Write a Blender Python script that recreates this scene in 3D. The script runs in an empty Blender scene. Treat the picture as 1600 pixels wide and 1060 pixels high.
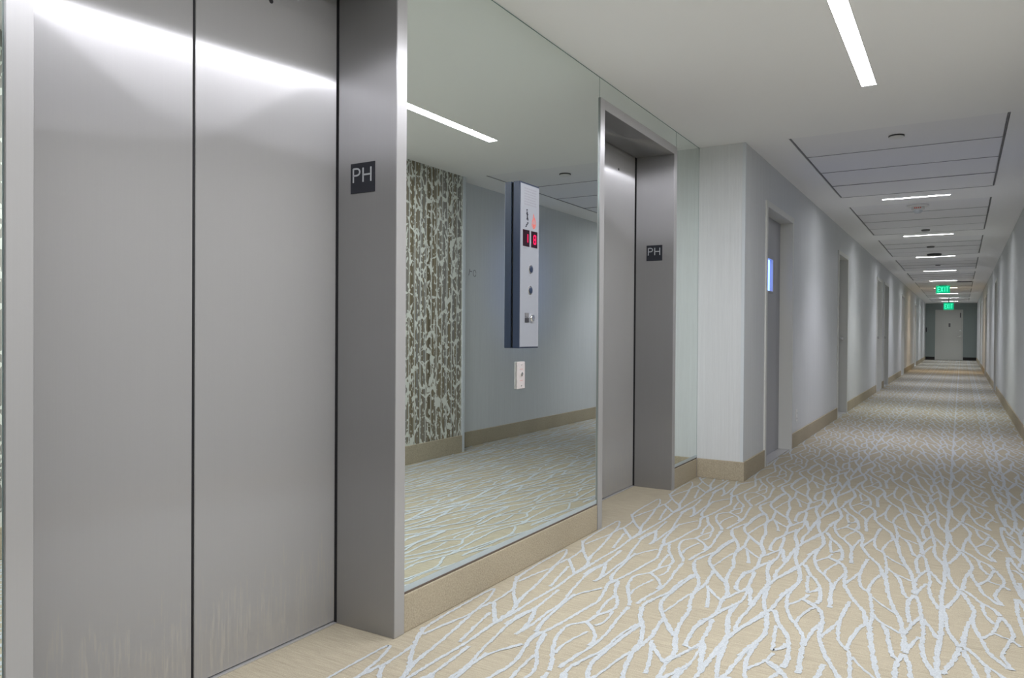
import bpy, bmesh, math, random
from mathutils import Vector, Matrix
random.seed(7)
SC = bpy.context.scene
COL = SC.collection

# ------------------------------------------------------------------ camera
def setup_camera():
    yaw, pitch, roll = map(math.radians, (30.983, -0.504, 0.375))
    F = Vector((-math.sin(yaw)*math.cos(pitch), math.cos(yaw)*math.cos(pitch), math.sin(pitch)))
    R0 = Vector((math.cos(yaw), math.sin(yaw), 0)); U0 = R0.cross(F)
    R = R0*math.cos(roll) + U0*math.sin(roll)
    U = -R0*math.sin(roll) + U0*math.cos(roll)
    cd = bpy.data.cameras.new('camera'); co = bpy.data.objects.new('camera', cd); COL.objects.link(co)
    cd.sensor_fit = 'HORIZONTAL'; cd.sensor_width = 36.0; cd.lens = 1168.98/1600*36
    cd.clip_start = 0.02; cd.clip_end = 200
    co.matrix_world = Matrix(((R.x, U.x, -F.x, 1.6774), (R.y, U.y, -F.y, 0), (R.z, U.z, -F.z, 1.0635), (0, 0, 0, 1)))
    SC.camera = co
setup_camera()

# ------------------------------------------------------------------ world, exposure, lamp settings
w = bpy.data.worlds.new('world'); SC.world = w; w.use_nodes = True
w.node_tree.nodes['Background'].inputs[0].default_value = (0.8, 0.86, 1.0, 1)
w.node_tree.nodes['Background'].inputs[1].default_value = 0.02
SC.view_settings.view_transform = 'Standard'
SC.view_settings.look = 'None'
SC.view_settings.gamma = 1.0
SC.view_settings.use_curve_mapping = False
SC.view_settings.exposure = 0.06
LOBBY_POWER = 112.0        # long strip light of the lift lobby
CROSS_POWER = 9.5         # each crosswise strip light of the corridor
CROSS_SPREAD = 100.0
LITE_EMISSION = 3.0        # daylit stair window in door_1

H = 2.44                   # ceiling
XL = 0.336                 # corridor left wall face
XR = 2.24                  # corridor right wall face
XO = 2.115                 # wallpapered wall face opposite the lifts
YB = -3.0                  # back of the lobby behind the camera
YC = 5.47                  # return wall
YE = 37.2                  # end wall

# ------------------------------------------------------------------ materials
def S(r, g, b):
    f = lambda c: (c/255/12.92) if c/255 <= 0.04045 else ((c/255+0.055)/1.055)**2.4
    return (f(r), f(g), f(b), 1)
def mat(name, col, rough=0.6, metal=0.0, spec=None, emit=None, estr=0.0):
    m = bpy.data.materials.new(name); m.use_nodes = True
    b = m.node_tree.nodes['Principled BSDF']
    b.inputs['Base Color'].default_value = col
    b.inputs['Roughness'].default_value = rough
    b.inputs['Metallic'].default_value = metal
    if spec is not None: b.inputs['Specular IOR Level'].default_value = spec
    if emit: b.inputs['Emission Color'].default_value = emit; b.inputs['Emission Strength'].default_value = estr
    return m
class NT:
    def __init__(s, m): s.m = m; s.t = m.node_tree; s.b = s.t.nodes['Principled BSDF']
    def n(s, typ, **kw):
        nd = s.t.nodes.new(typ)
        for k, v in kw.items():
            if k.startswith('_'): setattr(nd, k[1:], v)
            else:
                key = k.replace('__', ' '); nd.inputs[key].default_value = v
        return nd
    def l(s, a, b): s.t.links.new(a, b)
    def coords(s, scale=(1, 1, 1), space='world'):
        if space == 'world':
            g = s.n('ShaderNodeNewGeometry'); o = g.outputs['Position']
        else:
            g = s.n('ShaderNodeTexCoord'); o = g.outputs['Object']
        mp = s.n('ShaderNodeMapping'); mp.inputs['Scale'].default_value = scale
        s.l(o, mp.inputs['Vector']); return mp.outputs['Vector']
    def noise(s, vec, scale, detail=3, rough=0.5):
        nd = s.n('ShaderNodeTexNoise'); nd.inputs['Scale'].default_value = scale
        nd.inputs['Detail'].default_value = detail; nd.inputs['Roughness'].default_value = rough
        s.l(vec, nd.inputs['Vector']); return nd.outputs['Fac']
    def ramp(s, fac, stops):
        r = s.n('ShaderNodeValToRGB'); e = r.color_ramp.elements
        e[0].position, e[0].color = stops[0]; e[1].position, e[1].color = stops[-1]
        for p, c in stops[1:-1]:
            x = e.new(p); x.color = c
        s.l(fac, r.inputs['Fac']); return r.outputs['Color']
    def math(s, op, a, b=None, c=None):
        nd = s.n('ShaderNodeMath'); nd.operation = op
        for i, v in enumerate((a, b, c)):
            if v is None: continue
            if isinstance(v, (int, float)): nd.inputs[i].default_value = v
            else: s.l(v, nd.inputs[i])
        return nd.outputs[0]
    def mix(s, fac, a, b):
        nd = s.n('ShaderNodeMix'); nd.data_type = 'RGBA'
        for sock, v in ((nd.inputs['Factor'], fac), (nd.inputs[6], a), (nd.inputs[7], b)):
            if isinstance(v, (int, float, tuple)): sock.default_value = v
            else: s.l(v, sock)
        return nd.outputs[2]
    def bump(s, h, strength, dist):
        nd = s.n('ShaderNodeBump'); nd.inputs['Strength'].default_value = strength; nd.inputs['Distance'].default_value = dist
        s.l(h, nd.inputs['Height']); s.l(nd.outputs['Normal'], s.b.inputs['Normal'])
    def xyz(s, vec):
        nd = s.n('ShaderNodeSeparateXYZ'); s.l(vec, nd.inputs[0]); return nd.outputs

M = {}
def scaled(c, k): return (c[0]*k, c[1]*k, c[2]*k, 1)
def make_materials():
    # carpet field: looped pile with fine cross ribs
    def carpet(name, c, ribs=True, k=260):
        m = mat(name, c, 0.95, spec=0.1); t = NT(m)
        v = t.coords(); fine = t.noise(v, k, 2)
        rib = t.noise(t.coords((9, 170, 1)), 1.0, 3, 0.6)
        big = t.noise(v, 2.2, 3)
        f = t.math('MULTIPLY_ADD', rib, 0.95 if ribs else 0.0, t.math('MULTIPLY', fine, 0.7))
        f = t.math('MULTIPLY_ADD', big, 0.25, f)
        lo, hi = (0.62, 1.24) if ribs else (0.25, 0.72)
        mr = t.n('ShaderNodeMapRange'); mr.inputs[1].default_value = lo; mr.inputs[2].default_value = hi
        t.l(f, mr.inputs[0])
        col = t.mix(mr.outputs[0], scaled(c, 0.74), scaled(c, 1.2))
        t.l(col, t.b.inputs['Base Color']); t.bump(fine, 0.5, 0.003)
        return m
    M['carpet'] = carpet('beige looped carpet', S(170, 162, 142))
    M['vein'] = carpet('pale blue white tufts', S(183, 189, 192), ribs=False)
    M['base'] = carpet('carpet skirting', S(176, 166, 145), False, 150)
    # walls: vinyl with fine vertical threads
    def vinyl(name, c):
        m = mat(name, c, 0.62, spec=0.3); t = NT(m)
        st = t.noise(t.coords((70, 70, 1.6)), 1.0, 4, 0.6)
        fi = t.noise(t.coords((420, 420, 12)), 1.0, 2, 0.5)
        f = t.math('MULTIPLY_ADD', st, 0.6, t.math('MULTIPLY', fi, 0.4))
        t.l(t.ramp(f, [(0.3, scaled(c, 0.92)), (0.7, scaled(c, 1.04))]), t.b.inputs['Base Color'])
        t.bump(f, 0.15, 0.002); return m
    M['wall'] = vinyl('pale grey green wallcovering', S(212, 215, 216))
    M['endwall'] = vinyl('grey green end wall paint', S(156, 167, 165))
    m = mat('white ceiling paint', S(244, 244, 244), 0.85, spec=0.2); t = NT(m)
    t.bump(t.noise(t.coords(), 180, 3), 0.06, 0.001); M['ceiling'] = m
    m = mat('white acoustic plank', S(238, 238, 240), 0.9, spec=0.15); t = NT(m)
    t.bump(t.noise(t.coords(), 350, 3), 0.25, 0.001); M['plank'] = m
    # wallpaper: taupe stripes with cream branches and leaves
    m = mat('branch wallpaper', S(120, 112, 98), 0.6, spec=0.3); t = NT(m)
    v = t.coords((1, 1, 1))
    stripe = t.noise(t.coords((1, 26, 0.25)), 1.0, 2, 0.6)
    basec = t.ramp(stripe, [(0.34, S(100, 92, 74)), (0.45, S(134, 124, 102)), (0.55, S(124, 123, 119)), (0.66, S(156, 154, 146))])
    wn = t.n('ShaderNodeTexNoise'); wn.inputs['Scale'].default_value = 9; wn.inputs['Detail'].default_value = 2
    t.l(v, wn.inputs['Vector'])
    sub = t.n('ShaderNodeVectorMath'); sub.operation = 'MULTIPLY_ADD'
    t.l(wn.outputs['Color'], sub.inputs[0]); sub.inputs[1].default_value = (0, 0.11, 0.15); t.l(v, sub.inputs[2])
    mp = t.n('ShaderNodeMapping'); mp.inputs['Scale'].default_value = (0.0, 10.0, 5.0); t.l(sub.outputs[0], mp.inputs['Vector'])
    vo = t.n('ShaderNodeTexVoronoi'); vo.feature = 'DISTANCE_TO_EDGE'; vo.inputs['Scale'].default_value = 1.0
    t.l(mp.outputs[0], vo.inputs['Vector'])
    thick = t.math('MULTIPLY_ADD', t.noise(t.coords((1, 16, 16)), 1.0, 1), 0.30, -0.100)
    br = t.math('LESS_THAN', vo.outputs['Distance'], thick)
    blob = t.math('GREATER_THAN', t.noise(t.coords((0, 36, 24)), 1.0, 1), 0.615)
    br = t.math('MULTIPLY', br, t.math('GREATER_THAN', t.noise(t.coords((0, 15, 11)), 1.0, 2), 0.445))
    br = t.math('MAXIMUM', br, blob)
    vl = t.n('ShaderNodeTexWave'); vl.bands_direction = 'Y'; vl.inputs['Scale'].default_value = 4.3; vl.inputs['Distortion'].default_value = 0.25
    t.l(v, vl.inputs['Vector'])
    line = t.math('GREATER_THAN', vl.outputs['Fac'], 0.93)
    c1 = t.mix(line, basec, S(190, 192, 184)); c2 = t.mix(br, c1, S(214, 216, 207))
    t.l(c2, t.b.inputs['Base Color']); M['wallpaper'] = m
    # brushed stainless steel, vertical grain
    def steel(name, c, ax, ay, stain=False, haze=0.22, dc=0.6):
        """vertical grain: reflections smear sideways (ax) and stay crisp in height (ay)"""
        m = bpy.data.materials.new(name); m.use_nodes = True; nt = m.node_tree
        nt.nodes.remove(nt.nodes['Principled BSDF'])
        t = NT.__new__(NT); t.m = m; t.t = nt
        b = nt.nodes.new('ShaderNodeBsdfAnisotropic'); b.distribution = 'MULTI_GGX'; t.b = b
        r2 = math.sqrt(ax*ay); rough = math.sqrt(r2); an = -(1 - math.sqrt(ay/ax))
        b.inputs['Roughness'].default_value = rough; b.inputs['Anisotropy'].default_value = an
        g = t.noise(t.coords((900, 900, 3)), 1.0, 2)
        big = t.noise(t.coords((3, 3, 1.2)), 1.0, 3)
        f = t.math('MULTIPLY_ADD', g, 0.5, t.math('MULTIPLY', big, 0.5))
        col = t.ramp(f, [(0.3, scaled(c, 0.95)), (0.7, scaled(c, 1.04))])
        tg = t.n('ShaderNodeTangent'); tg.direction_type = 'RADIAL'; tg.axis = 'Z'
        t.l(tg.outputs[0], b.inputs['Tangent'])
        df0 = nt.nodes.new('ShaderNodeBsdfDiffuse'); df0.inputs['Color'].default_value = (dc, dc, dc, 1)
        mx0 = nt.nodes.new('ShaderNodeMixShader'); mx0.inputs[0].default_value = haze
        t.l(b.outputs[0], mx0.inputs[1]); t.l(df0.outputs[0], mx0.inputs[2]); out = mx0.outputs[0]
        if stain:   # dried cleaning drips along the foot of the doors
            pos = t.xyz(t.coords())
            dr = t.noise(t.coords((1, 190, 8)), 1.0, 3, 0.6)
            hmax = t.math('MULTIPLY_ADD', t.noise(t.coords((0, 24, 0)), 1.0, 3), 0.70, -0.10)
            ok = t.math('MULTIPLY', t.math('GREATER_THAN', dr, 0.555), t.math('LESS_THAN', pos[2], hmax))
            df = nt.nodes.new('ShaderNodeBsdfDiffuse'); df.inputs['Color'].default_value = S(206, 200, 182)
            mx = nt.nodes.new('ShaderNodeMixShader'); t.l(t.math('MULTIPLY', ok, 0.2), mx.inputs[0])
            t.l(out, mx.inputs[1]); t.l(df.outputs[0], mx.inputs[2]); out = mx.outputs[0]
        t.l(col, b.inputs['Color'])
        nt.links.new(out, nt.nodes['Material Output'].inputs['Surface'])
        return m
    M['steel'] = steel('brushed stainless steel', (0.36, 0.36, 0.365, 1), 0.5, 0.02, False, 0.25, 0.45)
    M['door_steel'] = steel('brushed stainless steel door', (0.43, 0.43, 0.435, 1), 0.92, 0.009, True, 0.44, 0.56)
    M['frame_steel'] = steel('satin stainless trim', (0.52, 0.52, 0.525, 1), 0.6, 0.05, False, 0.5, 0.50)
    M['mirror'] = mat('silvered green glass', (0.83, 0.89, 0.86, 1), 0.0, 1.0)
    M['glass_edge'] = mat('polished glass edge', S(120, 150, 148), 0.15, 0.3)
    M['bevel'] = mat('painted edge light on mirror margin', S(196, 210, 216), 0.3, 0.25)
    M['channel'] = mat('brown mirror channel', S(96, 84, 74), 0.5)
    M['black'] = mat('black gap', (0.006, 0.006, 0.008, 1), 0.7)
    M['navy'] = mat('dark blue housing paint', S(38, 50, 72), 0.35)
    M['plate'] = mat('satin silver faceplate', S(156, 160, 167), 0.45, 0.2)
    M['sign'] = mat('dark engraved sign', S(30, 33, 42), 0.5)
    M['letter'] = mat('raised light lettering', S(176, 180, 184), 0.45)
    M['red_print'] = mat('red print', S(232, 92, 66), 0.5)
    M['pink_print'] = mat('faded red print', S(186, 150, 146), 0.5)
    M['black_print'] = mat('black print', S(24, 26, 40), 0.5)
    M['grey_print'] = mat('pale grey print', S(146, 146, 152), 0.5)
    M['display'] = mat('display glass', (0.02, 0.004, 0.008, 1), 0.15)
    M['led'] = mat('red led', (0.5, 0.0, 0.03, 1), 0.4, emit=(0.9, 0.005, 0.09, 1), estr=1.1)
    M['chrome'] = mat('chrome', (0.8, 0.8, 0.8, 1), 0.12, 1.0)
    M['doorpaint'] = mat('grey painted door', S(168, 169, 172), 0.5)
    M['framepaint'] = mat('light grey door frame paint', S(214, 215, 210), 0.45)
    M['white'] = mat('white plastic', S(226, 226, 224), 0.45)
    M['grey'] = mat('grey plastic', S(110, 110, 112), 0.5)
    M['dark'] = mat('dark grey metal', S(52, 52, 56), 0.5)
    M['almond'] = mat('ivory switch plate', S(188, 182, 180), 0.4)
    M['aluminium'] = mat('aluminium sill', S(205, 205, 205), 0.35, 0.6)
    M['diffuser'] = mat('glowing diffuser', S(255, 255, 255), 0.5, emit=(0.96, 0.96, 1.0, 1), estr=92.0)
    M['lobby_diffuser'] = mat('glowing lobby diffuser', S(255, 255, 255), 0.5, emit=(1.0, 0.98, 1.0, 1), estr=6.0)
    M['rail'] = mat('grey panel rail and seam shade', S(128, 128, 130), 0.6)
    M['backing'] = mat('painted shade of ceiling void', S(96, 96, 98), 0.8)
    M['diffuser_warm'] = mat('warm glowing diffuser', S(255, 245, 230), 0.5, emit=(1.0, 0.82, 0.62, 1), estr=80.0)
    M['daylight'] = mat('daylit frosted wire glass', S(120, 150, 230), 0.3, emit=(0.20, 0.34, 1.0, 1), estr=LITE_EMISSION)
    M['exit'] = mat('green lit exit panel', S(0, 120, 80), 0.4, emit=(0.0, 0.42, 0.2, 1), estr=1.0)
    M['exit_letter'] = mat('bright green lit letters', S(60, 240, 170), 0.4, emit=(0.06, 1.0, 0.52, 1), estr=1.3)
    M['darkbase'] = mat('black vinyl skirting', S(36, 34, 34), 0.5)
    M['guard'] = mat('pale plastic edge strip', S(206, 212, 216), 0.35)
make_materials()

# ------------------------------------------------------------------ mesh helpers (all coordinates are world metres)
class G:
    """collects world-space geometry for ONE mesh object"""
    def __init__(s): s.v = []; s.f = []; s.smooth = False
    def box(s, x0, x1, y0, y1, z0, z1):
        n = len(s.v)
        s.v += [(x0,y0,z0),(x1,y0,z0),(x1,y1,z0),(x0,y1,z0),(x0,y0,z1),(x1,y0,z1),(x1,y1,z1),(x0,y1,z1)]
        s.f += [tuple(n+i for i in q) for q in ((0,3,2,1),(4,5,6,7),(0,1,5,4),(1,2,6,5),(2,3,7,6),(3,0,4,7))]
        return s
    def quad(s, *p): n = len(s.v); s.v += list(p); s.f.append(tuple(range(n, n+len(p)))); return s
    def lathe(s, c, axis, prof, seg=24):
        """prof: (radius, distance along axis); axis a unit vector"""
        a = Vector(axis); u = a.orthogonal().normalized(); w = a.cross(u); c = Vector(c); n = len(s.v); k = len(prof)
        for r, d in prof:
            for i in range(seg):
                t = 2*math.pi*i/seg
                s.v.append(tuple(c + a*d + (u*math.cos(t) + w*math.sin(t))*r))
        for j in range(k-1):
            for i in range(seg):
                i2 = (i+1) % seg
                s.f.append((n+j*seg+i, n+j*seg+i2, n+(j+1)*seg+i2, n+(j+1)*seg+i))
        s.f.append(tuple(n+i for i in reversed(range(seg)))); s.f.append(tuple(n+(k-1)*seg+i for i in range(seg)))
        return s
    def stroke(s, pts, wd, o, u, v, nrm, th):
        """flat raised ribbon along 2-D points pts in the plane o + a*u + b*v, raised th along nrm"""
        o, u, v, nrm = map(Vector, (o, u, v, nrm)); P = [Vector(p) for p in pts]; k = len(P); n = len(s.v)
        L = []; R = []
        for i in range(k):
            d = (P[min(i+1, k-1)] - P[max(i-1, 0)]).normalized(); q = Vector((-d.y, d.x))*wd/2
            L.append(P[i]+q); R.append(P[i]-q)
        for h in (0, th):
            for p in L + R: s.v.append(tuple(o + u*p.x + v*p.y + nrm*h))
        T = 2*k
        for i in range(k-1):
            s.f.append((n+T+i, n+T+i+1, n+T+k+i+1, n+T+k+i))
            s.f.append((n+i, n+T+i, n+T+i+1, n+i+1)); s.f.append((n+k+i, n+k+i+1, n+T+k+i+1, n+T+k+i))
        s.f.append((n, n+k, n+T+k, n+T)); s.f.append((n+k-1, n+T+k-1, n+T+2*k-1, n+2*k-1))
        return s

def root_loc(o):
    while o is not None and o.parent is not None: o = o.parent
    return o.location.copy() if o is not None else Vector((0, 0, 0))
def build(name, g, m, parent=None, bevel=0.0, smooth=False):
    vs = [Vector(p) for p in g.v]
    if parent is None:
        xs, ys, zs = zip(*vs)
        off = Vector(((min(xs)+max(xs))/2, (min(ys)+max(ys))/2, min(zs)))
    else: off = root_loc(parent)
    me = bpy.data.meshes.new(name); me.from_pydata([tuple(p-off) for p in vs], [], g.f)
    bm = bmesh.new(); bm.from_mesh(me)
    bmesh.ops.recalc_face_normals(bm, faces=bm.faces)
    if bevel: bmesh.ops.bevel(bm, geom=bm.edges[:], offset=bevel, segments=2, affect='EDGES', profile=0.5)
    bm.to_mesh(me); bm.free()
    me.materials.append(m)
    if smooth:
        me.polygons.foreach_set('use_smooth', [True]*len(me.polygons)); me.set_sharp_from_angle(angle=math.radians(40))
    o = bpy.data.objects.new(name, me); COL.objects.link(o)
    if parent is None: o.location = off
    else: o.parent = parent
    return o
def thing(name, loc, label, cat, group=None):
    o = bpy.data.objects.new(name, None); o.empty_display_size = 0.1; COL.objects.link(o); o.location = loc
    return tag(o, label, cat, group)
def tag(o, label, cat, group=None):
    o['label'] = label; o['category'] = cat
    if group: o['group'] = group
    return o
def struct(o, label=None, cat=None):
    o['kind'] = 'structure'
    if label: o['label'] = label
    if cat: o['category'] = cat
    return o
def bx(*a): return G().box(*a)
def lamp(name, parent, loc, sx, sy, power, color, spread=180):
    ld = bpy.data.lights.new(name, 'AREA'); ld.shape = 'RECTANGLE'; ld.size = sx; ld.size_y = sy
    ld.energy = power; ld.color = color; ld.spread = math.radians(spread)
    o = bpy.data.objects.new(name, ld); COL.objects.link(o); o.parent = parent
    o.location = Vector(loc) - root_loc(parent); return o
VEINS = [
(8,[(39,142),(28,275),(23,449),(26,631),(66,544),(90,439),(101,346),(79,212),(68,105)]),
(11,[(32,160),(79,57),(130,-34),(199,-134)]),
(10,[(195,-127),(176,-44),(154,104),(115,306),(98,393),(104,500)]),
(10,[(188,553),(217,468),(223,350),(236,156),(235,32),(232,-48),(232,-140),(233,-228),(227,-331)]),
(9,[(109,490),(107,570),(96,689)]),
(12,[(110,504),(170,413),(222,337)]),
(9,[(156,404),(185,256),(214,121)]),
(9,[(261,769),(274,619),(279,540),(265,453),(265,337)]),
(11,[(277,548),(319,436),(348,311)]),
(9,[(281,534),(275,359),(293,235),(315,102),(340,-18),(342,-142),(348,-255),(343,-382)]),
(9,[(285,524),(333,384)]),
(9,[(406,881),(355,767),(344,683),(356,561),(371,419),(391,338)]),
(9,[(341,758),(352,604),(373,420),(403,326)]),
(10,[(423,1009),(403,964),(452,750),(447,654),(439,544),(428,423),(415,338),(405,273)]),
(10,[(427,1001),(466,877),(526,759),(540,677),(513,590),(505,519),(464,445),(475,345),(507,252),(560,142),(576,91)]),
(9,[(484,168),(491,58),(509,-55)]),
(11,[(505,519),(567,447),(600,380),(606,327)]),
(8,[(546,663),(564,555),(549,498)]),
(8,[(549,436),(533,353),(526,278),(534,215)]),
(10,[(581,738),(594,591),(610,475),(615,389),(612,303),(600,217),(594,126)]),
(8,[(674,592),(663,508),(658,416),(661,334),(640,242),(628,160)]),
(12,[(627,764),(656,670),(707,561),(738,460),(751,355),(770,251),(794,157),(800,76),(811,-14),(827,-95),(853,-179),(870,-236),(869,-326)]),
(8,[(627,104),(622,166),(643,247),(667,333),(676,485),(679,612)]),
(10,[(687,594),(672,451),(670,324),(668,225),(686,143),(711,89),(745,25),(786,-45),(823,-98)]),
(8,[(716,100),(724,185),(732,284),(744,360)]),
(9,[(741,682),(746,606),(758,507)]),
(10,[(769,485),(800,394),(822,317),(842,232)]),
(10,[(778,462),(823,395),(864,343)]),
(10,[(667,993),(667,895),(684,813),(732,717),(792,615),(837,543),(867,428),(872,334),(886,233),(884,145),(867,101)]),
(11,[(737,697),(750,565),(758,505),(751,375)]),
(8,[(868,350),(898,447),(921,543)]),
(8,[(890,218),(922,309),(939,375),(932,509)]),
(11,[(864,759),(863,694),(869,591),(883,499)]),
(10,[(888,791),(905,720),(909,661),(919,578),(925,525),(902,470),(883,393)]),
(12,[(920,565),(941,522),(959,427),(982,343)]),
(10,[(934,372),(934,263),(941,164),(964,66),(987,-10)]),
(9,[(939,366),(910,257),(888,156),(869,49),(867,-43),(880,-143),(904,-169)]),
(10,[(897,774),(914,647),(919,563),(946,477),(977,371)]),
(10,[(988,671),(981,539),(982,384),(985,277),(980,188),(986,111),(994,61)]),
(10,[(1044,305),(1041,243),(1021,149),(998,56),(988,-24),(986,-124),(986,-242),(987,-326)]),
(11,[(921,988),(942,826),(974,706),(988,585),(1004,474),(1035,344),(1062,256),(1090,114),(1086,22),(1069,-72),(1059,-145)]),
(9,[(992,623),(1005,521),(1017,425),(1038,331)]),
(9,[(1042,302),(1017,165),(996,60),(992,-9)]),
(11,[(1074,619),(1063,472),(1059,359),(1048,308)]),
(12,[(1070,347),(1098,262),(1116,208),(1141,160),(1169,88),(1190,-10),(1202,-95),(1199,-159)]),
(10,[(1112,190),(1123,89),(1139,-1),(1145,-39),(1171,5),(1176,42)]),
(9,[(1152,599),(1143,529),(1117,463),(1105,431)]),
(9,[(1145,524),(1175,487),(1209,449)]),
(11,[(1048,979),(1087,777),(1086,647),(1086,525),(1109,390),(1142,289),(1173,228),(1208,142),(1224,51),(1236,-61),(1250,-175)]),
(10,[(1246,305),(1234,219),(1228,139),(1228,54)]),
(9,[(1198,463),(1177,380),(1165,304),(1168,240)]),
(12,[(1135,531),(1167,510),(1192,486),(1230,408),(1248,310),(1261,160),(1300,19),(1330,-59),(1365,-146),(1380,-222),(1390,-297)]),
(10,[(1308,599),(1302,416),(1307,278),(1326,158),(1359,96),(1372,44),(1400,-193),(1397,-293)]),
(10,[(1303,369),(1283,263),(1263,162)]),
(10,[(1382,371),(1366,292),(1356,156),(1358,106)]),
(8,[(1377,708),(1415,636),(1450,585),(1483,536)]),
(10,[(1399,501),(1427,434),(1464,393),(1504,349)]),
(11,[(1439,409),(1458,343),(1476,222),(1491,137),(1506,107)]),
(13,[(1394,1062),(1412,937),(1432,782),(1463,611),(1489,506),(1509,375),(1521,250),(1523,183)]),
(12,[(1525,820),(1510,752),(1508,657),(1514,572),(1527,480)]),
(11,[(1525,160),(1544,75),(1553,-28),(1560,-102)]),
(10,[(1558,566),(1538,487),(1522,398),(1515,348)]),
(11,[(1561,551),(1573,384),(1573,268),(1585,156),(1607,71),(1616,29)]),
(10,[(1564,553),(1590,472),(1610,392),(1625,357)]),
(10,[(1562,349),(1544,273),(1527,171)]),
(13,[(1624,706),(1626,411),(1619,199),(1627,9)]),
(11,[(1628,679),(1638,616),(1644,490),(1663,396),(1685,325)]),
(12,[(1684,320),(1665,189),(1636,59)]),
(12,[(1692,965),(1714,842),(1730,742),(1724,653),(1708,561),(1698,447),(1692,328)]),
(11,[(1700,330),(1730,268),(1754,206),(1795,141),(1814,74)]),
(10,[(1758,191),(1765,69),(1782,-5),(1792,-31)]),
(11,[(1722,651),(1730,543),(1750,435),(1764,333),(1795,261),(1816,212)]),
(10,[(1816,727),(1799,617),(1783,530),(1750,450)]),
(9,[(1787,532),(1812,503),(1837,489),(1863,435)]),
(10,[(1820,713),(1839,627),(1846,539),(1831,457),(1808,347),(1808,294),(1827,207)]),
(11,[(1880,987),(1873,825),(1880,638),(1891,450),(1905,339)]),
(10,[(1886,330),(1906,161),(1928,78)]),
(10,[(1912,164),(1938,336),(1951,512)]),
(12,[(1890,105),(1911,62),(1929,-33),(1952,-117)]),
(10,[(1904,572),(1904,463),(1911,364),(1934,266),(1957,190)]),
(10,[(1958,871),(1951,739),(1952,584),(1955,477),(1950,388),(1956,311),(1964,261)]),
(10,[(2014,505),(2011,443),(1991,349),(1968,256),(1958,176),(1956,76),(1956,-42),(1957,-126)]),
(11,[(1891,1188),(1912,1026),(1944,906),(1958,785),(1974,674),(2005,544),(2032,456),(2060,314),(2056,222),(2039,128),(2029,55)]),
(9,[(1962,163),(1975,61),(1987,-35),(2008,-129)]),
(9,[(2012,502),(1987,365),(1966,260),(1962,191)]),
(11,[(2044,819),(2033,672),(2029,559),(2018,508)]),
(12,[(2040,547),(2068,462),(2086,408),(2111,360),(2139,288),(2160,190),(2172,105),(2169,41)]),
(10,[(2082,390),(2093,289),(2109,199),(2115,161),(2141,205),(2146,242)]),
(9,[(2122,139),(2113,69),(2087,3),(2075,-29)]),
(9,[(2115,64),(2145,27),(2179,-11)]),
(11,[(2018,1179),(2057,977),(2056,847),(2056,725),(2079,590),(2112,489),(2143,428),(2178,342),(2194,251),(2206,139),(2220,25)]),
(10,[(2216,505),(2204,419),(2198,339),(2198,254)]),
(9,[(2168,663),(2147,580),(2135,504),(2138,440)]),
]
# ------------------------------------------------------------------ the setting
CROSS_Y = [8.48, 11.77, 15.06, 18.42, 21.80, 25.20, 28.55, 31.9, 35.2]
CX0, CX1 = 0.97, 1.575
PX0, PX1 = 0.62, 1.925
LX0, LX1, LY0, LY1 = 1.187, 1.268, -1.2, 4.56
PANELS = []
y = 5.53
for cy in CROSS_Y:
    PANELS.append((cy - 2.95, cy - 0.31))
LDOORS = [(6.13, 7.25), (10.2, 11.15), (15.25, 16.3), (16.8, 17.85), (21.9, 22.95), (28.2, 29.25)]
RDOORS = [(16.35, 17.4), (22.9, 23.95), (29.5, 30.55)]
DH = 2.13

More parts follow.
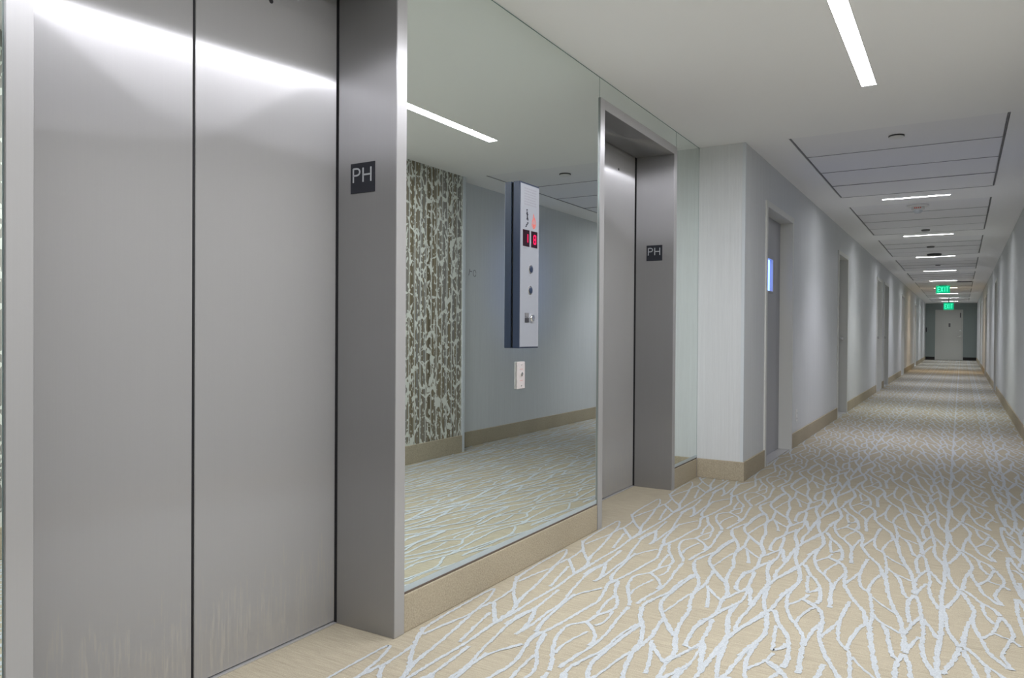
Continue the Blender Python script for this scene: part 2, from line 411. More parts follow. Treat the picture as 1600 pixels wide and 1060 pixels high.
def make_ceiling():
    holes = [(LX0, LX1, LY0, LY1)] + [(CX0, CX1, c-0.026, c+0.026) for c in CROSS_Y] + [(PX0, PX1, a, b) for a, b in PANELS]
    xs = sorted({-0.35, 2.45, *[v for h in holes for v in h[:2]]}); ys = sorted({YB-0.1, YE+0.1, *[v for h in holes for v in h[2:]]})
    g = G()
    for i in range(len(xs)-1):
        for j in range(len(ys)-1):
            mx, my = (xs[i]+xs[i+1])/2, (ys[j]+ys[j+1])/2
            if any(h[0] < mx < h[1] and h[2] < my < h[3] for h in holes): continue
            g.quad((xs[i], ys[j], H), (xs[i], ys[j+1], H), (xs[i+1], ys[j+1], H), (xs[i+1], ys[j], H))
    for a, b in PANELS:            # sides and dark backing of each access opening
        z1 = H+0.05
        g.quad((PX0,a,H),(PX0,b,H),(PX0,b,z1),(PX0,a,z1)); g.quad((PX1,a,H),(PX1,b,H),(PX1,b,z1),(PX1,a,z1))
        g.quad((PX0,a,H),(PX1,a,H),(PX1,a,z1),(PX0,a,z1)); g.quad((PX0,b,H),(PX1,b,H),(PX1,b,z1),(PX0,b,z1))
        g.quad((PX0,a,z1),(PX1,a,z1),(PX1,b,z1),(PX0,b,z1))
    me = bpy.data.meshes.new('ceiling'); off = Vector((1.05, 17, H))
    me.from_pydata([tuple(Vector(p)-off) for p in g.v], [], g.f)
    bm = bmesh.new(); bm.from_mesh(me); bmesh.ops.remove_doubles(bm, verts=bm.verts, dist=1e-5); bm.to_mesh(me); bm.free()
    me.materials.append(M['ceiling'])
    ce = bpy.data.objects.new('ceiling', me); COL.objects.link(ce); ce.location = off
    struct(ce, 'white plaster ceiling of the lobby and long corridor', 'ceiling')
    random.seed(11)
    for a, b in PANELS:
        L = (b-a)/4
        build('panel_shade_backing', bx(PX0+0.018, PX1-0.018, a+0.002, b-0.002, H+0.03, H+0.034), M['backing'], ce)  # dark sheet added so the plank gaps read as shade
        for k in range(4):
            dz = random.uniform(-0.0015, 0.0025)
            build('plank', bx(PX0+0.016, PX1-0.016, a+k*L+0.005, a+(k+1)*L-0.005, H+0.001+dz, H+0.014+dz), M['plank'], ce)
        for k in range(1, 5):  # grey bars added to draw the shaded seams between planks
            build('seam_shade_bar', bx(PX0+0.016, PX1-0.016, a+k*L-0.003, a+k*L+0.003, H-0.001, H+0.006), M['rail'], ce)
        for x0 in (PX0+0.005, PX1-0.012):
            build('panel_rail', bx(x0, x0+0.007, a+0.004, b-0.004, H, H+0.012), M['rail'], ce)
    return ce
make_ceiling()

def smooth_path(P, step=0.011):
    out = []; n = len(P)
    for i in range(n-1):
        p0, p1, p2, p3 = P[max(i-1, 0)], P[i], P[i+1], P[min(i+2, n-1)]
        k = max(1, int((p2-p1).length/step))
        for j in range(k):
            t = j/k
            out.append(0.5*((2*p1)+(p2-p0)*t+(2*p0-5*p1+4*p2-p3)*t*t+(3*p1-p0-3*p2+p3)*t**3))
    out.append(P[-1]); return out
def make_floor():
    fl = build('floor', bx(-0.262, 2.45, YB-0.1, YE+0.1, -0.06, 0.0), M['carpet'])
    struct(fl, 'beige carpet with pale branching vein pattern', 'floor')
    rnd = random.Random(3); V = []; Fc = []
    PER = 0.66
    base = []
    for wd, pts in VEINS:
        P = smooth_path([Vector((a/1000, b/1000)) for a, b in pts])
        base.append((wd/10*0.0142, P))
    for k in range(int(YB/PER)-1, int(YE/PER)+1):
        near = k*PER < 9
        for wd, P0 in base:
            P = P0 if near else P0[::3] + [P0[-1]]
            n = len(P); run = []; z = rnd.uniform(0.0008, 0.0018)
            for i in range(n):
                d = P[min(i+1, n-1)] - P[max(i-1, 0)]
                if d.length < 1e-6: d = Vector((0, 1))
                d.normalize(); q = Vector((-d.y, d.x))
                jw = rnd.uniform(0.68, 1.32) if near else 1.0
                # strokes swell where they meet other strokes at their ends
                e = min(i, n-1-i)/max(1, n-1); sw = 1.18 - 0.5*min(e*4, 1)*0.5
                h = wd*0.5*jw*sw; c = P[i] + q*(rnd.uniform(-0.002, 0.002) if near else 0)
                x, yv = c.x, c.y + k*PER
                if x < 0.012 or x > 2.23 or yv < YB or yv > YE-0.02 or (yv > YC+0.02 and x < XL) or (yv < 5.5 and x > 2.1):
                    run.append(None); continue
                run.append(((x+q.x*h, yv+q.y*h), (x-q.x*h, yv-q.y*h)))
            prev = None
            for r in run:
                if r is None: prev = None; continue
                b = len(V)
                V.append((r[0][0], r[0][1], z)); V.append((r[1][0], r[1][1], z))
                if prev is not None: Fc.append((prev+1, b+1, b, prev))
                prev = b
    me = bpy.data.meshes.new('vein_pattern'); off = fl.location
    me.from_pydata([tuple(Vector(p)-off) for p in V], [], Fc); me.materials.append(M['vein'])
    o = bpy.data.objects.new('vein_pattern', me); COL.objects.link(o); o.parent = fl; o['kind'] = 'stuff'
    o['label'] = 'pale blue white tufted vein pattern in the carpet'
make_floor()

# lift wall: E1/E2 give the lift openings (inner edges)
E1 = (0.83, 2.002); E2 = (3.745, 4.893); FW = 0.055; EH = 2.275
def make_walls():
    g = G(); xa, xb = -0.34, -0.0075
    cuts = [YB, E1[0]-FW, E1[1]+FW, E2[0]-FW, E2[1]+FW, YC]
    for a, b in ((0, 1), (2, 3), (4, 5)): g.box(xa, xb, cuts[a], cuts[b], 0, H)
    for a, b in ((1, 2), (3, 4)): g.box(xa, xb, cuts[a], cuts[b], EH+FW, H)
    struct(build('wall_left', g, M['wall']), 'lift lobby wall behind the mirrors', 'wall')
    for a, b in ((YB, cuts[1]), (cuts[2], cuts[3]), (cuts[4], YC-0.012)):
        o = struct(build('baseboard_left', bx(-0.0075, 0.006, a+0.001, b-0.001, 0, 0.135), M['base'], None, 0.003), 'tan carpet skirting under the lobby mirrors', 'baseboard')
    # return wall and corridor left wall
    struct(build('wall_return', bx(-0.0075, XL, YC, YC+0.15, 0, H), M['wall']), 'short pale wall returning beside the second lift', 'wall')
    struct(build('baseboard_return', bx(0.006, XL+0.012, YC-0.012, YC, 0, 0.14), M['base'], None, 0.003), 'tan carpet skirting on the short return wall', 'baseboard')
    def side_wall(name, x0, x1, y0, y1, doors, lab):
        g = G(); yy = y0
        for a, b in doors:
            g.box(x0, x1, yy, a+0.02, 0, H); g.box(x0, x1, a+0.02, b-0.02, DH-0.02, H); yy = b-0.02
        g.box(x0, x1, yy, y1, 0, H)
        return struct(build(name, g, M['wall']), lab, 'wall')
    side_wall('wall_corridor_left', XL-0.2, XL, YC+0.15, YE, LDOORS, 'pale left corridor wall with a row of doors')
    side_wall('wall_right', XR, XR+0.2, 5.49, YE, RDOORS, 'pale right corridor wall washed by strip lights')
    def skirting(name, x0, x1, y0, y1, doors, lab):
        yy = y0
        for a, b in list(doors)+[(y1, y1)]:
            struct(build(name, bx(x0, x1, yy, a-0.001, 0, 0.14), M['base'], None, 0.003), lab, 'baseboard'); yy = b+0.001
    skirting('baseboard_corridor_left', XL, XL+0.012, YC, YE, LDOORS, 'tan carpet skirting along the left corridor wall')
    skirting('baseboard_right', XR-0.012, XR, 5.5, YE, RDOORS, 'tan carpet skirting along the right corridor wall')
    struct(build('wall_opposite', bx(XO, 2.44, YB, 5.49, 0, H), M['wallpaper']), 'wall with cream branch wallpaper opposite the lifts', 'wall')
    struct(build('baseboard_opposite', bx(XO-0.012, XO, YB, 5.45, 0, 0.15), M['base'], None, 0.003), 'tan carpet skirting below the branch wallpaper', 'baseboard')
    struct(build('wall_back', bx(-0.34, 2.44, YB-0.1, YB, 0, H), M['wall']), 'pale wall closing the lobby', 'wall')
    struct(build('wall_end', bx(XL-0.2, XR+0.2, YE, YE+0.12, 0, H), M['endwall']), 'grey green wall at the far end of the corridor', 'wall')
    for a, b in ((XL, 0.705), (1.736, XR)):
        struct(build('baseboard_end', bx(a+0.013, b-0.013, YE-0.014, YE, 0, 0.13), M['darkbase']), 'black skirting beside the far end door', 'baseboard')
    # corner guards
    gg = G().box(XL-0.001, XL+0.004, YC-0.004, YC+0.018, 0.14, H-0.001); gg.box(XL-0.018, XL-0.001, YC-0.004, YC, 0.14, H-0.001)
    struct(build('trim_1', gg, M['guard']), 'pale plastic corner guard beside the second lift', 'trim')
    struct(build('trim_2', bx(XO-0.008, XO, 5.452, 5.49, 0, H), M['guard']), 'pale edge strip ending the branch wallpaper', 'trim')
make_walls()
def scuff():
    g = G(); u, v, n, o = (0, 1, 0), (0, 0, 1), (-1, 0, 0), (XR, 5.72, 1.62)
    g.stroke([(0.02, -0.03), (0.035, 0.03)], 0.008, o, u, v, n, 0.0006)
    g.stroke([(0.04, 0.01), (0.07, 0.008)], 0.008, o, u, v, n, 0.0006)
    g.stroke([(0.115+0.025*math.cos(t*0.6), -0.005+0.03*math.sin(t*0.6)) for t in range(11)], 0.006, o, u, v, n, 0.0006)
    build('scuff_mark', g, M['grey'], bpy.data.objects['wall_right'])
scuff()

# ------------------------------------------------------------------ mirrors
def mirror(y0, y1, z0, z1, label, bevel=True):
    r = thing('mirror_panel', (0, (y0+y1)/2, z0), label, 'mirror', 'mirror panels of the lift wall')
    ya, yb, za, zb = y0+0.0012, y1-0.0012, z0+(0.006 if bevel else 0.001), z1-0.002
    if bevel:          # bevelled margin along the foot
        w = 0.022; d = -0.0013; g = G()
        o = [(d, ya, za), (d, yb, za), (d, yb, zb), (d, ya, zb)]; i = [(0, ya, za+w), (0, yb, za+w), (0, yb, zb), (0, ya, zb)]; o[2] = (0, yb, zb); o[3] = (0, ya, zb)
        k = [(-0.0065,)+p[1:] for p in o]
        g.v = o[:2]+i+k; g.f = [(2, 3, 4, 5), (0, 1, 3, 2), (6, 9, 8, 7), (0, 6, 7, 1), (1, 7, 8, 4, 3), (5, 9, 6, 0, 2), (4, 8, 9, 5)]
        build('glass', g, M['mirror'], r)
        build('bevel', G().quad((d+0.0004, ya, za), (d+0.0004, yb, za), (0.0004, yb, za+w), (0.0004, ya, za+w)), M['bevel'], r)  # pale strip, paints the edge light of the glass over the bevel
        build('bottom_channel', bx(-0.0068, 0.0025, y0+0.0012, y1-0.0012, z0, z0+0.006), M['channel'], r)
    else:
        build('glass', bx(-0.0065, 0.0, ya, yb, za, zb), M['mirror'], r)
    g = G()
    g.box(-0.0068, 0.0006, y0+0.0004, y0+0.0012, z0, z1-0.001); g.box(-0.0068, 0.0006, y1-0.0012, y1-0.0004, z0, z1-0.001)
    g.box(-0.0068, 0.0006, y0+0.0012, y1-0.0012, z1-0.0045, z1-0.001)
    build('polished_edge', g, M['glass_edge'], r)
    return r
MZ = 0.1365
mirror(E1[1]+FW, E2[0]-FW, MZ, H, 'large floor to ceiling mirror between the two lifts')
mirror(E2[0]-FW, E2[1]+FW, EH+FW, H, 'thin mirror strip above the second lift doorway', False)
mirror(E2[1]+FW, YC-0.001, MZ, H, 'narrow tall mirror between second lift and return wall')
mirror(E1[0]-FW, E1[1]+FW, EH+FW, H, 'thin mirror strip above the nearest lift doorway', False)
mirror(YB+0.01, E1[0]-FW, MZ, H, 'tall mirror at the left edge beside the nearest lift')

# ------------------------------------------------------------------ lifts
def letter_P(h, wd):
    pts = [(0, 0), (0, h*0.97), (wd*0.5, h*0.97)]
    for i in range(9):
        a = math.pi/2 - math.pi*i/8
        pts.append((wd*0.5+wd*0.45*math.cos(a), h*0.73+h*0.24*math.sin(a)))
    pts.append((0, h*0.49)); return [[(0, 0), (0, h)], pts[1:]]
def letter_H(h, wd): return [[(0, 0), (0, h)], [(wd, 0), (wd, h)], [(0, h*0.5), (wd, h*0.5)]]
def lift(y0, y1, label, sign_x, sign_z):
    r = thing('elevator_entrance', (0, (y0+y1)/2, 0), label, 'elevator', 'lifts of the lobby')
    XD = -0.262; PR = 0.006
    # jambs with rolled face, header
    for a, b in ((y0-FW, y0), (y1, y1+FW)):
        j = build('jamb', bx(XD, PR, a, b, 0, EH), M['steel'], r, 0.0015)
        build('face_trim', bx(PR, PR+0.0025, a+0.001, b-0.001, 0.001, EH+FW-0.001), M['frame_steel'], j, 0.001)
    hd = build('header', bx(XD, PR, y0-FW, y1+FW, EH, EH+FW), M['steel'], r, 0.0015)
    build('face_trim', bx(PR, PR+0.0025, y0, y1, EH, EH+FW-0.001), M['frame_steel'], hd, 0.001)
    mid = (y0+y1)/2
    for a, b in ((y0-0.04, mid-0.005), (mid+0.005, y1+0.04)):
        d = build('door_panel', bx(XD-0.040, XD-0.012, a, b, 0.007, EH+0.03), M['door_steel'], r, 0.002)
        if a > mid:
            g = G().lathe((XD-0.012, a+0.28, 2.146), (1, 0, 0), [(0.0085, 0), (0.0085, 0.001), (0.006, 0.0012)], 20)
            k = build('drop_key_escutcheon', g, M['black'], d)
    for a, b in ((mid-0.0052, mid+0.0052), (y1-0.004, y1+0.03)):  # black strips added to paint the shade inside the door gaps
        build('gap_shade_strip', bx(XD-0.041, XD-0.0155, a, b, 0.007, EH+0.02) if b < y1 else bx(XD-0.0118, XD-0.0004, a+0.003, b, 0.004, EH+0.02), M['black'], r)
    build('shaft_shade_backing', bx(XD-0.075, XD-0.06, y0-0.05, y1+0.05, 0, EH+0.05), M['black'], r)  # black sheet standing in for the darkness of the shaft
    build('sill', bx(XD-0.055, XD-0.001, y0-0.045, y1+0.045, -0.004, 0.0035), M['aluminium'], r)
    # floor sign on the far jamb
    yj = y1
    sg = build('floor_sign', bx(sign_x-0.056, sign_x+0.056, yj-0.003, yj, sign_z-0.053, sign_z+0.053), M['sign'], r)
    sg['label'] = 'dark square floor sign reading PH'
    g = G(); o = (sign_x, yj-0.003, sign_z); u, v, n = (1, 0, 0), (0, 0, 1), (0, -1, 0)
    for st in letter_P(0.05, 0.032): g.stroke([(a-0.043, b-0.015) for a, b in st], 0.0058, o, u, v, n, 0.0012)
    for st in letter_H(0.05, 0.036): g.stroke([(a+0.003, b-0.015) for a, b in st], 0.0058, o, u, v, n, 0.0012)
    build('lettering', g, M['letter'], sg)
    return r
lift(E1[0], E1[1], 'nearest stainless steel lift doorway filling the left of the view', -0.144, 1.608)
lift(E2[0], E2[1], 'farther stainless steel lift doorway just past the large mirror', -0.128, 1.613)

# ------------------------------------------------------------------ call station and key plate on the mirror
def call_station():
    y0, y1, z0, z1 = 2.79, 2.96, 0.995, 1.72
    r = thing('lift_call_station', (0.0, (y0+y1)/2, z0), 'tall dark blue lift call station with silver face on the mirror', 'call station')
    build('mounting_back', bx(0.0006, 0.006, y0+0.006, y1-0.006, z0+0.006, z1-0.006), M['black'], r)
    build('housing', bx(0.005, 0.038, y0, y1, z0, z1), M['navy'], r, 0.0015)
    fp = build('faceplate', bx(0.038, 0.0405, y0+0.003, y1-0.005, z0+0.006, z1-0.008), M['plate'], r)
    X = 0.0405; u, v, n = (0, 1, 0), (0, 0, 1), (1, 0, 0)
    def st(g, pts, wd, th=0.0006): g.stroke(pts, wd, (X, y0, 0), u, v, n, th)
    seg = {'1': [((1, 0), (1, 1)), ((1, 1), (1, 2))], '8': [((0, 0), (0, 1)), ((0, 1), (0, 2)), ((1, 0), (1, 1)), ((1, 1), (1, 2)), ((0, 0), (1, 0)), ((0, 1), (1, 1)), ((0, 2), (1, 2))]}
    for a, b, ch in ((0.022, 0.079, '1'), (0.095, 0.150, '8')):
        d = build('display', bx(X, X+0.001, y0+a, y0+b, 1.441, 1.513), M['display'], r)
        g = G(); cx = (a+b)/2+0.004
        for (p, q), (p2, q2) in seg[ch]:
            g.stroke([(cx-0.009+p*0.018, 1.459+q*0.018), (cx-0.009+p2*0.018, 1.459+q2*0.018)], 0.007, (X+0.001, y0, 0), u, v, n, 0.0004)
        build('digit', g, M['led'], d)['label'] = 'red lit digit'
    # person on stairs (black) and flame with down arrow (red)
    g = G(); st(g, [(0.056, 1.604), (0.0575, 1.598)], 0.010); st(g, [(0.057, 1.594), (0.060, 1.572), (0.066, 1.556)], 0.008)
    st(g, [(0.050, 1.582), (0.058, 1.588), (0.067, 1.580)], 0.004); st(g, [(0.060, 1.572), (0.054, 1.558)], 0.005)
    st(g, [(0.044, 1.528), (0.052, 1.528), (0.052, 1.536), (0.060, 1.536), (0.060, 1.545), (0.070, 1.545)], 0.006)
    build('stairs_pictogram', g, M['black_print'], r)
    g = G(); st(g, [(0.118, 1.525), (0.103, 1.538), (0.105, 1.556), (0.112, 1.568), (0.115, 1.590), (0.124, 1.572), (0.134, 1.556), (0.135, 1.540), (0.120, 1.525)], 0.0035)
    st(g, [(0.119, 1.572), (0.119, 1.532)], 0.004); st(g, [(0.110, 1.545), (0.119, 1.531), (0.128, 1.545)], 0.004)
    build('flame_pictogram', g, M['red_print'], r)
    rnd = random.Random(5); g = G(); z = 1.694
    while z > 1.615:                                   # engraved fire notice, too small to read
        a = 0.034
        while a < 0.136:
            l = rnd.uniform(0.006, 0.018); st(g, [(a, z), (min(a+l, 0.14), z)], 0.0052, 0.0003); a += l+0.004
        z -= 0.0115
    st(g, [(0.024, 1.432), (0.055, 1.432)], 0.003, 0.0003)
    build('engraved_notice', g, M['grey_print'], r)['kind'] = 'stuff'
    for cy, cz in ((0.092, 1.343), (0.089, 1.250)):
        b = build('call_button', G().lathe((X, y0+cy, cz), (1, 0, 0), [(0.0195, 0), (0.0195, 0.002), (0.017, 0.003), (0.014, 0.003)], 28), M['chrome'], r, 0, True)
        build('button_cap', G().lathe((X+0.003, y0+cy, cz), (1, 0, 0), [(0.0145, 0), (0.0145, 0.002), (0.011, 0.0035)], 24), M['navy'], b, 0, True)
        g = G(); st(g, [(cy-0.014, cz-0.029), (cy+0.014, cz-0.029)], 0.0025, 0.0003); build('engraved_caption', g, M['grey_print'], b)
    k = build('key_switch_plate', bx(X, X+0.002, y0+0.044, y0+0.078, 1.131, 1.150), M['grey'], r)
    build('indicator', bx(X, X+0.002, y0+0.044, y0+0.078, 1.108, 1.128), M['dark'], r)
    build('key_cylinder', G().lathe((X, y0+0.103, 1.128), (1, 0, 0), [(0.017, 0), (0.017, 0.006), (0.014, 0.010), (0.004, 0.0105)], 28), M['chrome'], r, 0, True)
call_station()
def key_plate():
    y0, y1, z0, z1 = 2.829, 2.894, 0.814, 0.934
    r = thing('key_switch_plate', (0.0, (y0+y1)/2, z0), 'small ivory key switch plate on the mirror below the call station', 'switch plate')
    build('plate', bx(0.0006, 0.009, y0, y1, z0, z1), M['almond'], r, 0.0025)
    ym = (y0+y1)/2
    build('key_switch', G().lathe((0.009, ym, 0.879), (1, 0, 0), [(0.009, 0), (0.009, 0.004), (0.006, 0.005)], 24), M['chrome'], r, 0, True)
    for z in (0.921, 0.827):
        build('screw', G().lathe((0.009, ym, z), (1, 0, 0), [(0.0035, 0), (0.003, 0.0012)], 12), M['chrome'], r, 0, True)
    for z in (0.901, 0.851):
        build('caption', bx(0.009, 0.0094, ym-0.012, ym+0.012, z-0.002, z+0.002), M['pink_print'], r)
key_plate()

# ------------------------------------------------------------------ doors
def knob(parent, x, y, z, s):
    build('knob', G().lathe((x, y, z), (s, 0, 0), [(0.032, 0), (0.032, 0.006), (0.012, 0.010), (0.012, 0.032), (0.024, 0.040), (0.029, 0.052), (0.026, 0.064), (0.012, 0.069)], 24), M['chrome'], parent, 0, True)
def door(n, face, s, y0, y1, label, lite=False, hw='knob', closer=False, far=True):
    """s=+1: wall faces +X (left wall), s=-1: wall faces -X (right wall)"""
    r = thing('door_%d' % n, (face, (y0+y1)/2, 0), label, 'door'); r['kind'] = 'structure'
    X = lambda d: face + s*d                       # d>0 into the corridor
    def b(d0, d1, *a): p, q = sorted((X(d0), X(d1))); return (p, q)+a
    f = 0.05; g = G()
    g.box(*b(-0.15, 0.012, y0, y0+f, 0, DH)); g.box(*b(-0.15, 0.012, y1-f, y1, 0, DH)); g.box(*b(-0.15, 0.012, y0+f, y1-f, DH-f, DH))
    build('door_frame', g, M['framepaint'], r, 0.002)
    ya, yb = y0+f+0.003, y1-f-0.003; za, zb = 0.008, DH-f-0.003; d0, d1 = -0.145, -0.1
    if lite:
        la, lb, lz0, lz1 = 6.60, 6.875, 1.44, 1.72
        g = G(); g.box(*b(d0, d1, ya, la, za, zb)); g.box(*b(d0, d1, lb, yb, za, zb)); g.box(*b(d0, d1, la, lb, za, lz0)); g.box(*b(d0, d1, la, lb, lz1, zb))
        p = build('door_panel', g, M['doorpaint'], r)
        build('vision_pane', bx(*b(-0.128, -0.122, la, lb, lz0, lz1)), M['daylight'], p)['label'] = 'blue daylit narrow window pane'
        lw = lamp('daylight_through_pane', r, (X(-0.12), (la+lb)/2, (lz0+lz1)/2), lz1-lz0-0.01, lb-la-0.01, 0.55, (0.22, 0.36, 1.0), 48)
        lw.rotation_euler = (0, -math.pi/2, 0)
        g = G(); t = 0.014
        g.box(*b(d1, d1+0.006, la-t, la, lz0-t, lz1+t)); g.box(*b(d1, d1+0.006, lb, lb+t, lz0-t, lz1+t)); g.box(*b(d1, d1+0.006, la, lb, lz0-t, lz0)); g.box(*b(d1, d1+0.006, la, lb, lz1, lz1+t))
        build('pane_bead', g, M['doorpaint'], p)
    else:
        p = build('door_panel', bx(*b(d0, d1, ya, yb, za, zb)), M['doorpaint'], r, 0.002)
    build('threshold', bx(*b(-0.145, -0.005, y0+f, y1-f, 0.0, 0.006)), M['aluminium'], r)
    yk = (yb-0.065) if far else (ya+0.065)
    knob(p, X(d1), yk, 1.01, s)
    if closer:
        c = build('door_closer', bx(*b(d1, d1+0.06, ya+0.12, ya+0.4, 1.98, 2.04)), M['dark'], p)
        build('closer_arm', bx(*b(d1+0.03, d1+0.05, ya+0.38, ya+0.72, 2.04, 2.052)), M['dark'], p)
    for z in (() if lite else (0.25, 1.05, 1.85)):
        build('hinge', G().lathe((X(d1+0.004), (ya if far else yb), z-0.05), (0, 0, 1), [(0.007, 0), (0.007, 0.1)], 10), M['chrome'], r)
    return r
LD = ['grey stair door with narrow blue lit window beside the lifts', 'grey door with chrome knob, second along the left wall',
      'pale framed door, third along the left corridor wall', 'pale framed door with dark closer, fourth on the left wall',
      'recessed door, fifth along the left corridor wall', 'farthest recessed door on the left corridor wall']
RDL = ['nearest recessed door on the right corridor wall', 'middle recessed door on the right corridor wall', 'farthest recessed door on the right corridor wall']
for i, (a, b) in enumerate(LDOORS): door(i+1, XL, 1, a, b, LD[i], lite=(i == 0), closer=(i == 3), far=(i != 0))
for i, (a, b) in enumerate(RDOORS): door(7+i, XR, -1, a, b, RDL[i], far=False)
def end_door():
    r = thing('door_10', (1.22, YE, 0), 'pale grey door closing the far end of the corridor', 'door'); r['kind'] = 'structure'
    x0, x1, zt = 0.705, 1.736, 2.16
    g = G(); g.box(x0, x0+0.045, YE-0.02, YE, 0, zt); g.box(x1-0.045, x1, YE-0.02, YE, 0, zt); g.box(x0+0.045, x1-0.045, YE-0.02, YE, zt-0.045, zt)
    build('door_frame', g, M['framepaint'], r, 0.002)
    p = build('door_panel', bx(x0+0.048, x1-0.048, YE-0.012, YE-0.001, 0.008, zt-0.048), M['framepaint'], r)
    y = YE-0.012
    build('number_plate', bx(1.205, 1.275, y-0.004, y, 1.42, 1.58), M['grey'], p)
    l = build('lever_handle', G().lathe((1.64, y, 1.02), (0, -1, 0), [(0.03, 0), (0.03, 0.008), (0.01, 0.012), (0.01, 0.05)], 16).box(1.53, 1.645, y-0.058, y-0.044, 1.01, 1.03), M['chrome'], p)
    build('deadbolt', G().lathe((1.64, y, 1.26), (0, -1, 0), [(0.028, 0), (0.028, 0.012), (0.02, 0.016)], 16), M['chrome'], p)
    build('door_closer', bx(1.62, 1.66, y-0.04, y, 1.82, 2.02), M['grey'], p)
    build('card_reader', bx(0.352, 0.392, YE-0.02, YE, 1.2, 1.4), M['dark'], bpy.data.objects['wall_end'])
end_door()

# ------------------------------------------------------------------ outlet
def outlet():
    r = thing('electrical_outlet', (XL, 7.5, 0.235), 'white electrical outlet low on the left wall past the stair door', 'outlet')
    build('cover_plate', bx(XL, XL+0.006, 7.465, 7.535, 0.235, 0.35), M['white'], r, 0.0015)
    for z in (0.262, 0.315):
        s = build('socket', bx(XL+0.006, XL+0.008, 7.484, 7.516, z-0.014, z+0.014), M['white'], r)
        g = G(); g.box(XL+0.008, XL+0.0086, 7.491, 7.494, z-0.007, z+0.005); g.box(XL+0.008, XL+0.0086, 7.506, 7.509, z-0.007, z+0.005)
        build('slots', g, M['dark'], s)
outlet()

# ------------------------------------------------------------------ ceiling lights
def trough(x0, x1, y0, y1, d):
    g = G(); z1 = H+d; t = 0.004
    g.box(x0, x0+t, y0, y1, H-0.001, z1); g.box(x1-t, x1, y0, y1, H-0.001, z1)
    g.box(x0+t, x1-t, y0, y0+t, H-0.001, z1); g.box(x0+t, x1-t, y1-t, y1, H-0.001, z1); g.box(x0, x1, y0, y1, z1, z1+t)
    return g
def strip_light(x0, x1, y0, y1, label, power, color, mt, spread, group=None):
    r = thing('ceiling_light', ((x0+x1)/2, (y0+y1)/2, H), label, 'ceiling light', group)
    build('housing', trough(x0, x1, y0, y1, 0.03), M['white'], r)
    build('diffuser', bx(x0+0.005, x1-0.005, y0+0.005, y1-0.005, H+0.006, H+0.012), mt, r)
    lamp('light_source', r, ((x0+x1)/2, (y0+y1)/2, H+0.004), x1-x0-0.012, y1-y0-0.012, power, color, spread)
strip_light(LX0, LX1, LY0, LY1, 'long bright strip light running lengthwise over the lift lobby', LOBBY_POWER, (0.94, 0.935, 1.0), M['lobby_diffuser'], 180)
ORD = ['nearest', 'second', 'third', 'fourth', 'fifth', 'sixth', 'seventh', 'eighth', 'farthest']
TINT = [(0.92, 0.90, 1.0), (0.96, 0.98, 0.96), (0.91, 0.92, 1.0), (0.90, 0.91, 1.0), (0.92, 0.91, 1.0), (1.0, 0.78, 0.58), (0.95, 0.96, 1.0), (0.95, 0.96, 1.0), (0.95, 0.96, 1.0)]
for i, c in enumerate(CROSS_Y):
    strip_light(CX0, CX1, c-0.026, c+0.026, '%s crosswise strip light in the corridor ceiling' % ORD[i], CROSS_POWER, TINT[i],
                M['diffuser_warm'] if i == 5 else M['diffuser'], CROSS_SPREAD, 'crosswise corridor strip lights')

# ------------------------------------------------------------------ ceiling devices
def disc(x, y, rad, h, label, m, name='sprinkler_cover'):
    g = G().lathe((x, y, H+0.0005), (0, 0, -1), [(rad, 0), (rad, h*0.7), (rad*0.9, h)], 32)
    tag(build(name, g, m, None, 0, True), label, 'sprinkler cover' if name == 'sprinkler_cover' else 'detector')
sp = thing('sprinkler_cover', (1.28, 5.80, H), 'round sprinkler cover on the first ceiling plank by the lobby', 'sprinkler cover')
build('rim_shade', G().lathe((1.28, 5.80, H+0.0005), (0, 0, -1), [(0.05, 0), (0.05, 0.009)], 32), M['dark'], sp)  # dark ring paints the crescent shadow around the cap
build('cap', G().lathe((1.28, 5.80, H-0.0085), (0, 0, -1), [(0.047, 0), (0.047, 0.006), (0.04, 0.008)], 32), M['white'], sp, 0, True)
disc(1.265, 11.15, 0.05, 0.02, 'small round sprinkler cover just before the second strip light', M['grey'])  # grey colour carries the backlit shade on these covers
disc(1.255, 13.30, 0.055, 0.02, 'small round sprinkler cover in the middle of the third panel', M['grey'])
disc(1.27, 14.55, 0.11, 0.03, 'wider dark detector disc just before the third strip light', M['dark'], 'smoke_detector')  # dark colour carries the backlit shade of this disc
disc(1.27, 16.9, 0.045, 0.012, 'small round sprinkler cover in the fourth panel', M['grey'])
def strobe():
    x, y = 1.27, 9.02
    r = thing('fire_alarm_strobe', (x, y, H), 'white round ceiling fire alarm strobe with red lettering', 'fire alarm')
    build('base', G().lathe((x, y, H), (0, 0, -1), [(0.105, 0), (0.105, 0.012), (0.095, 0.018)], 36), M['white'], r, 0, True)
    build('body', G().lathe((x, y, H-0.018), (0, 0, -1), [(0.062, 0), (0.062, 0.028), (0.055, 0.036)], 32), M['white'], r, 0, True)
    build('lens', G().lathe((x, y, H-0.054), (0, 0, -1), [(0.045, 0), (0.04, 0.018), (0.026, 0.030), (0.008, 0.034)], 28), M['guard'], r, 0, True)
    g = G(); o = (x, y-0.0622, H-0.034)
    for k in range(4): g.stroke([(-0.027+k*0.018, -0.006), (-0.027+k*0.018, 0.006)], 0.009, o, (1, 0, 0), (0, 0, 1), (0, -1, 0), 0.0012)
    build('lettering', g, M['red_print'], r)
strobe()
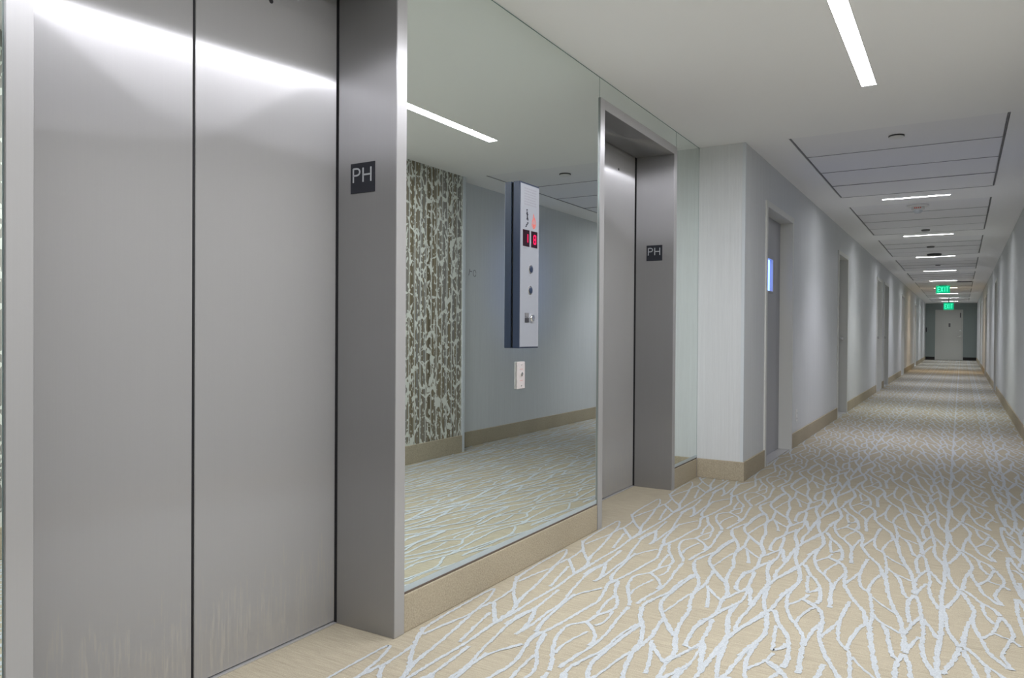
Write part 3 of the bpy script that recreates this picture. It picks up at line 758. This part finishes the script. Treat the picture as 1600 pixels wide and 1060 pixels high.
def vent():
    r = thing('linear_vent', (1.73, 22.25, H), 'dark narrow linear air vent in the ceiling before the exit sign', 'vent')
    build('frame', bx(1.56, 1.90, 22.2, 22.3, H-0.012, H-0.0005), M['dark'], r)
    for k in range(3): build('slat', bx(1.57, 1.89, 22.215+k*0.028, 22.223+k*0.028, H-0.02, H-0.012), M['grey'], r)
vent()

# ------------------------------------------------------------------ exit signs
def exit_sign(y, xc, z0, z1, wd, label):
    r = thing('exit_sign', (xc, y, z0), label, 'exit sign', 'green exit signs over the corridor')
    x0, x1 = xc-wd/2, xc+wd/2
    if z1 < H-0.03: build('stem', G().lathe((xc, y+0.0, z1), (0, 0, 1), [(0.012, 0), (0.012, H-z1-0.012)], 12), M['grey'], r)
    build('canopy', bx(xc-0.09, xc+0.09, y-0.03, y+0.03, H-0.02, H-0.001), M['grey'], r)
    p = build('panel', bx(x0, x1, y-0.012, y+0.012, z0, min(z1, H-0.02)), M['exit'], r)
    h = (z1-z0)*0.58; zb = z0+(z1-z0)*0.2; cw = wd*0.155; gap = wd*0.055
    g = G(); L = {'E': [[(1, 0), (0, 0), (0, 1), (1, 1)], [(0, .5), (.85, .5)]], 'X': [[(0, 0), (1, 1)], [(0, 1), (1, 0)]], 'I': [[(.5, 0), (.5, 1)]], 'T': [[(.5, 0), (.5, 1)], [(0, 1), (1, 1)]]}
    x = xc - (4*cw+3*gap)/2 + 0.01
    for ch in 'EXIT':
        for st in L[ch]:
            for i in range(len(st)-1):
                g.stroke([(x+st[i][0]*cw, zb+st[i][1]*h), (x+st[i+1][0]*cw, zb+st[i+1][1]*h)], wd*0.042, (0, y-0.012, 0), (1, 0, 0), (0, 0, 1), (0, -1, 0), 0.002)
        x += (cw+gap)*(0.8 if ch == 'I' else 1)
    build('lettering', g, M['exit_letter'], p)
exit_sign(23.6, 1.235, 2.21, 2.43, 0.335, 'nearer green exit sign hanging from the corridor ceiling')
exit_sign(31.2, 1.275, 1.98, 2.24, 0.32, 'farther green exit sign on a stem before the end door')
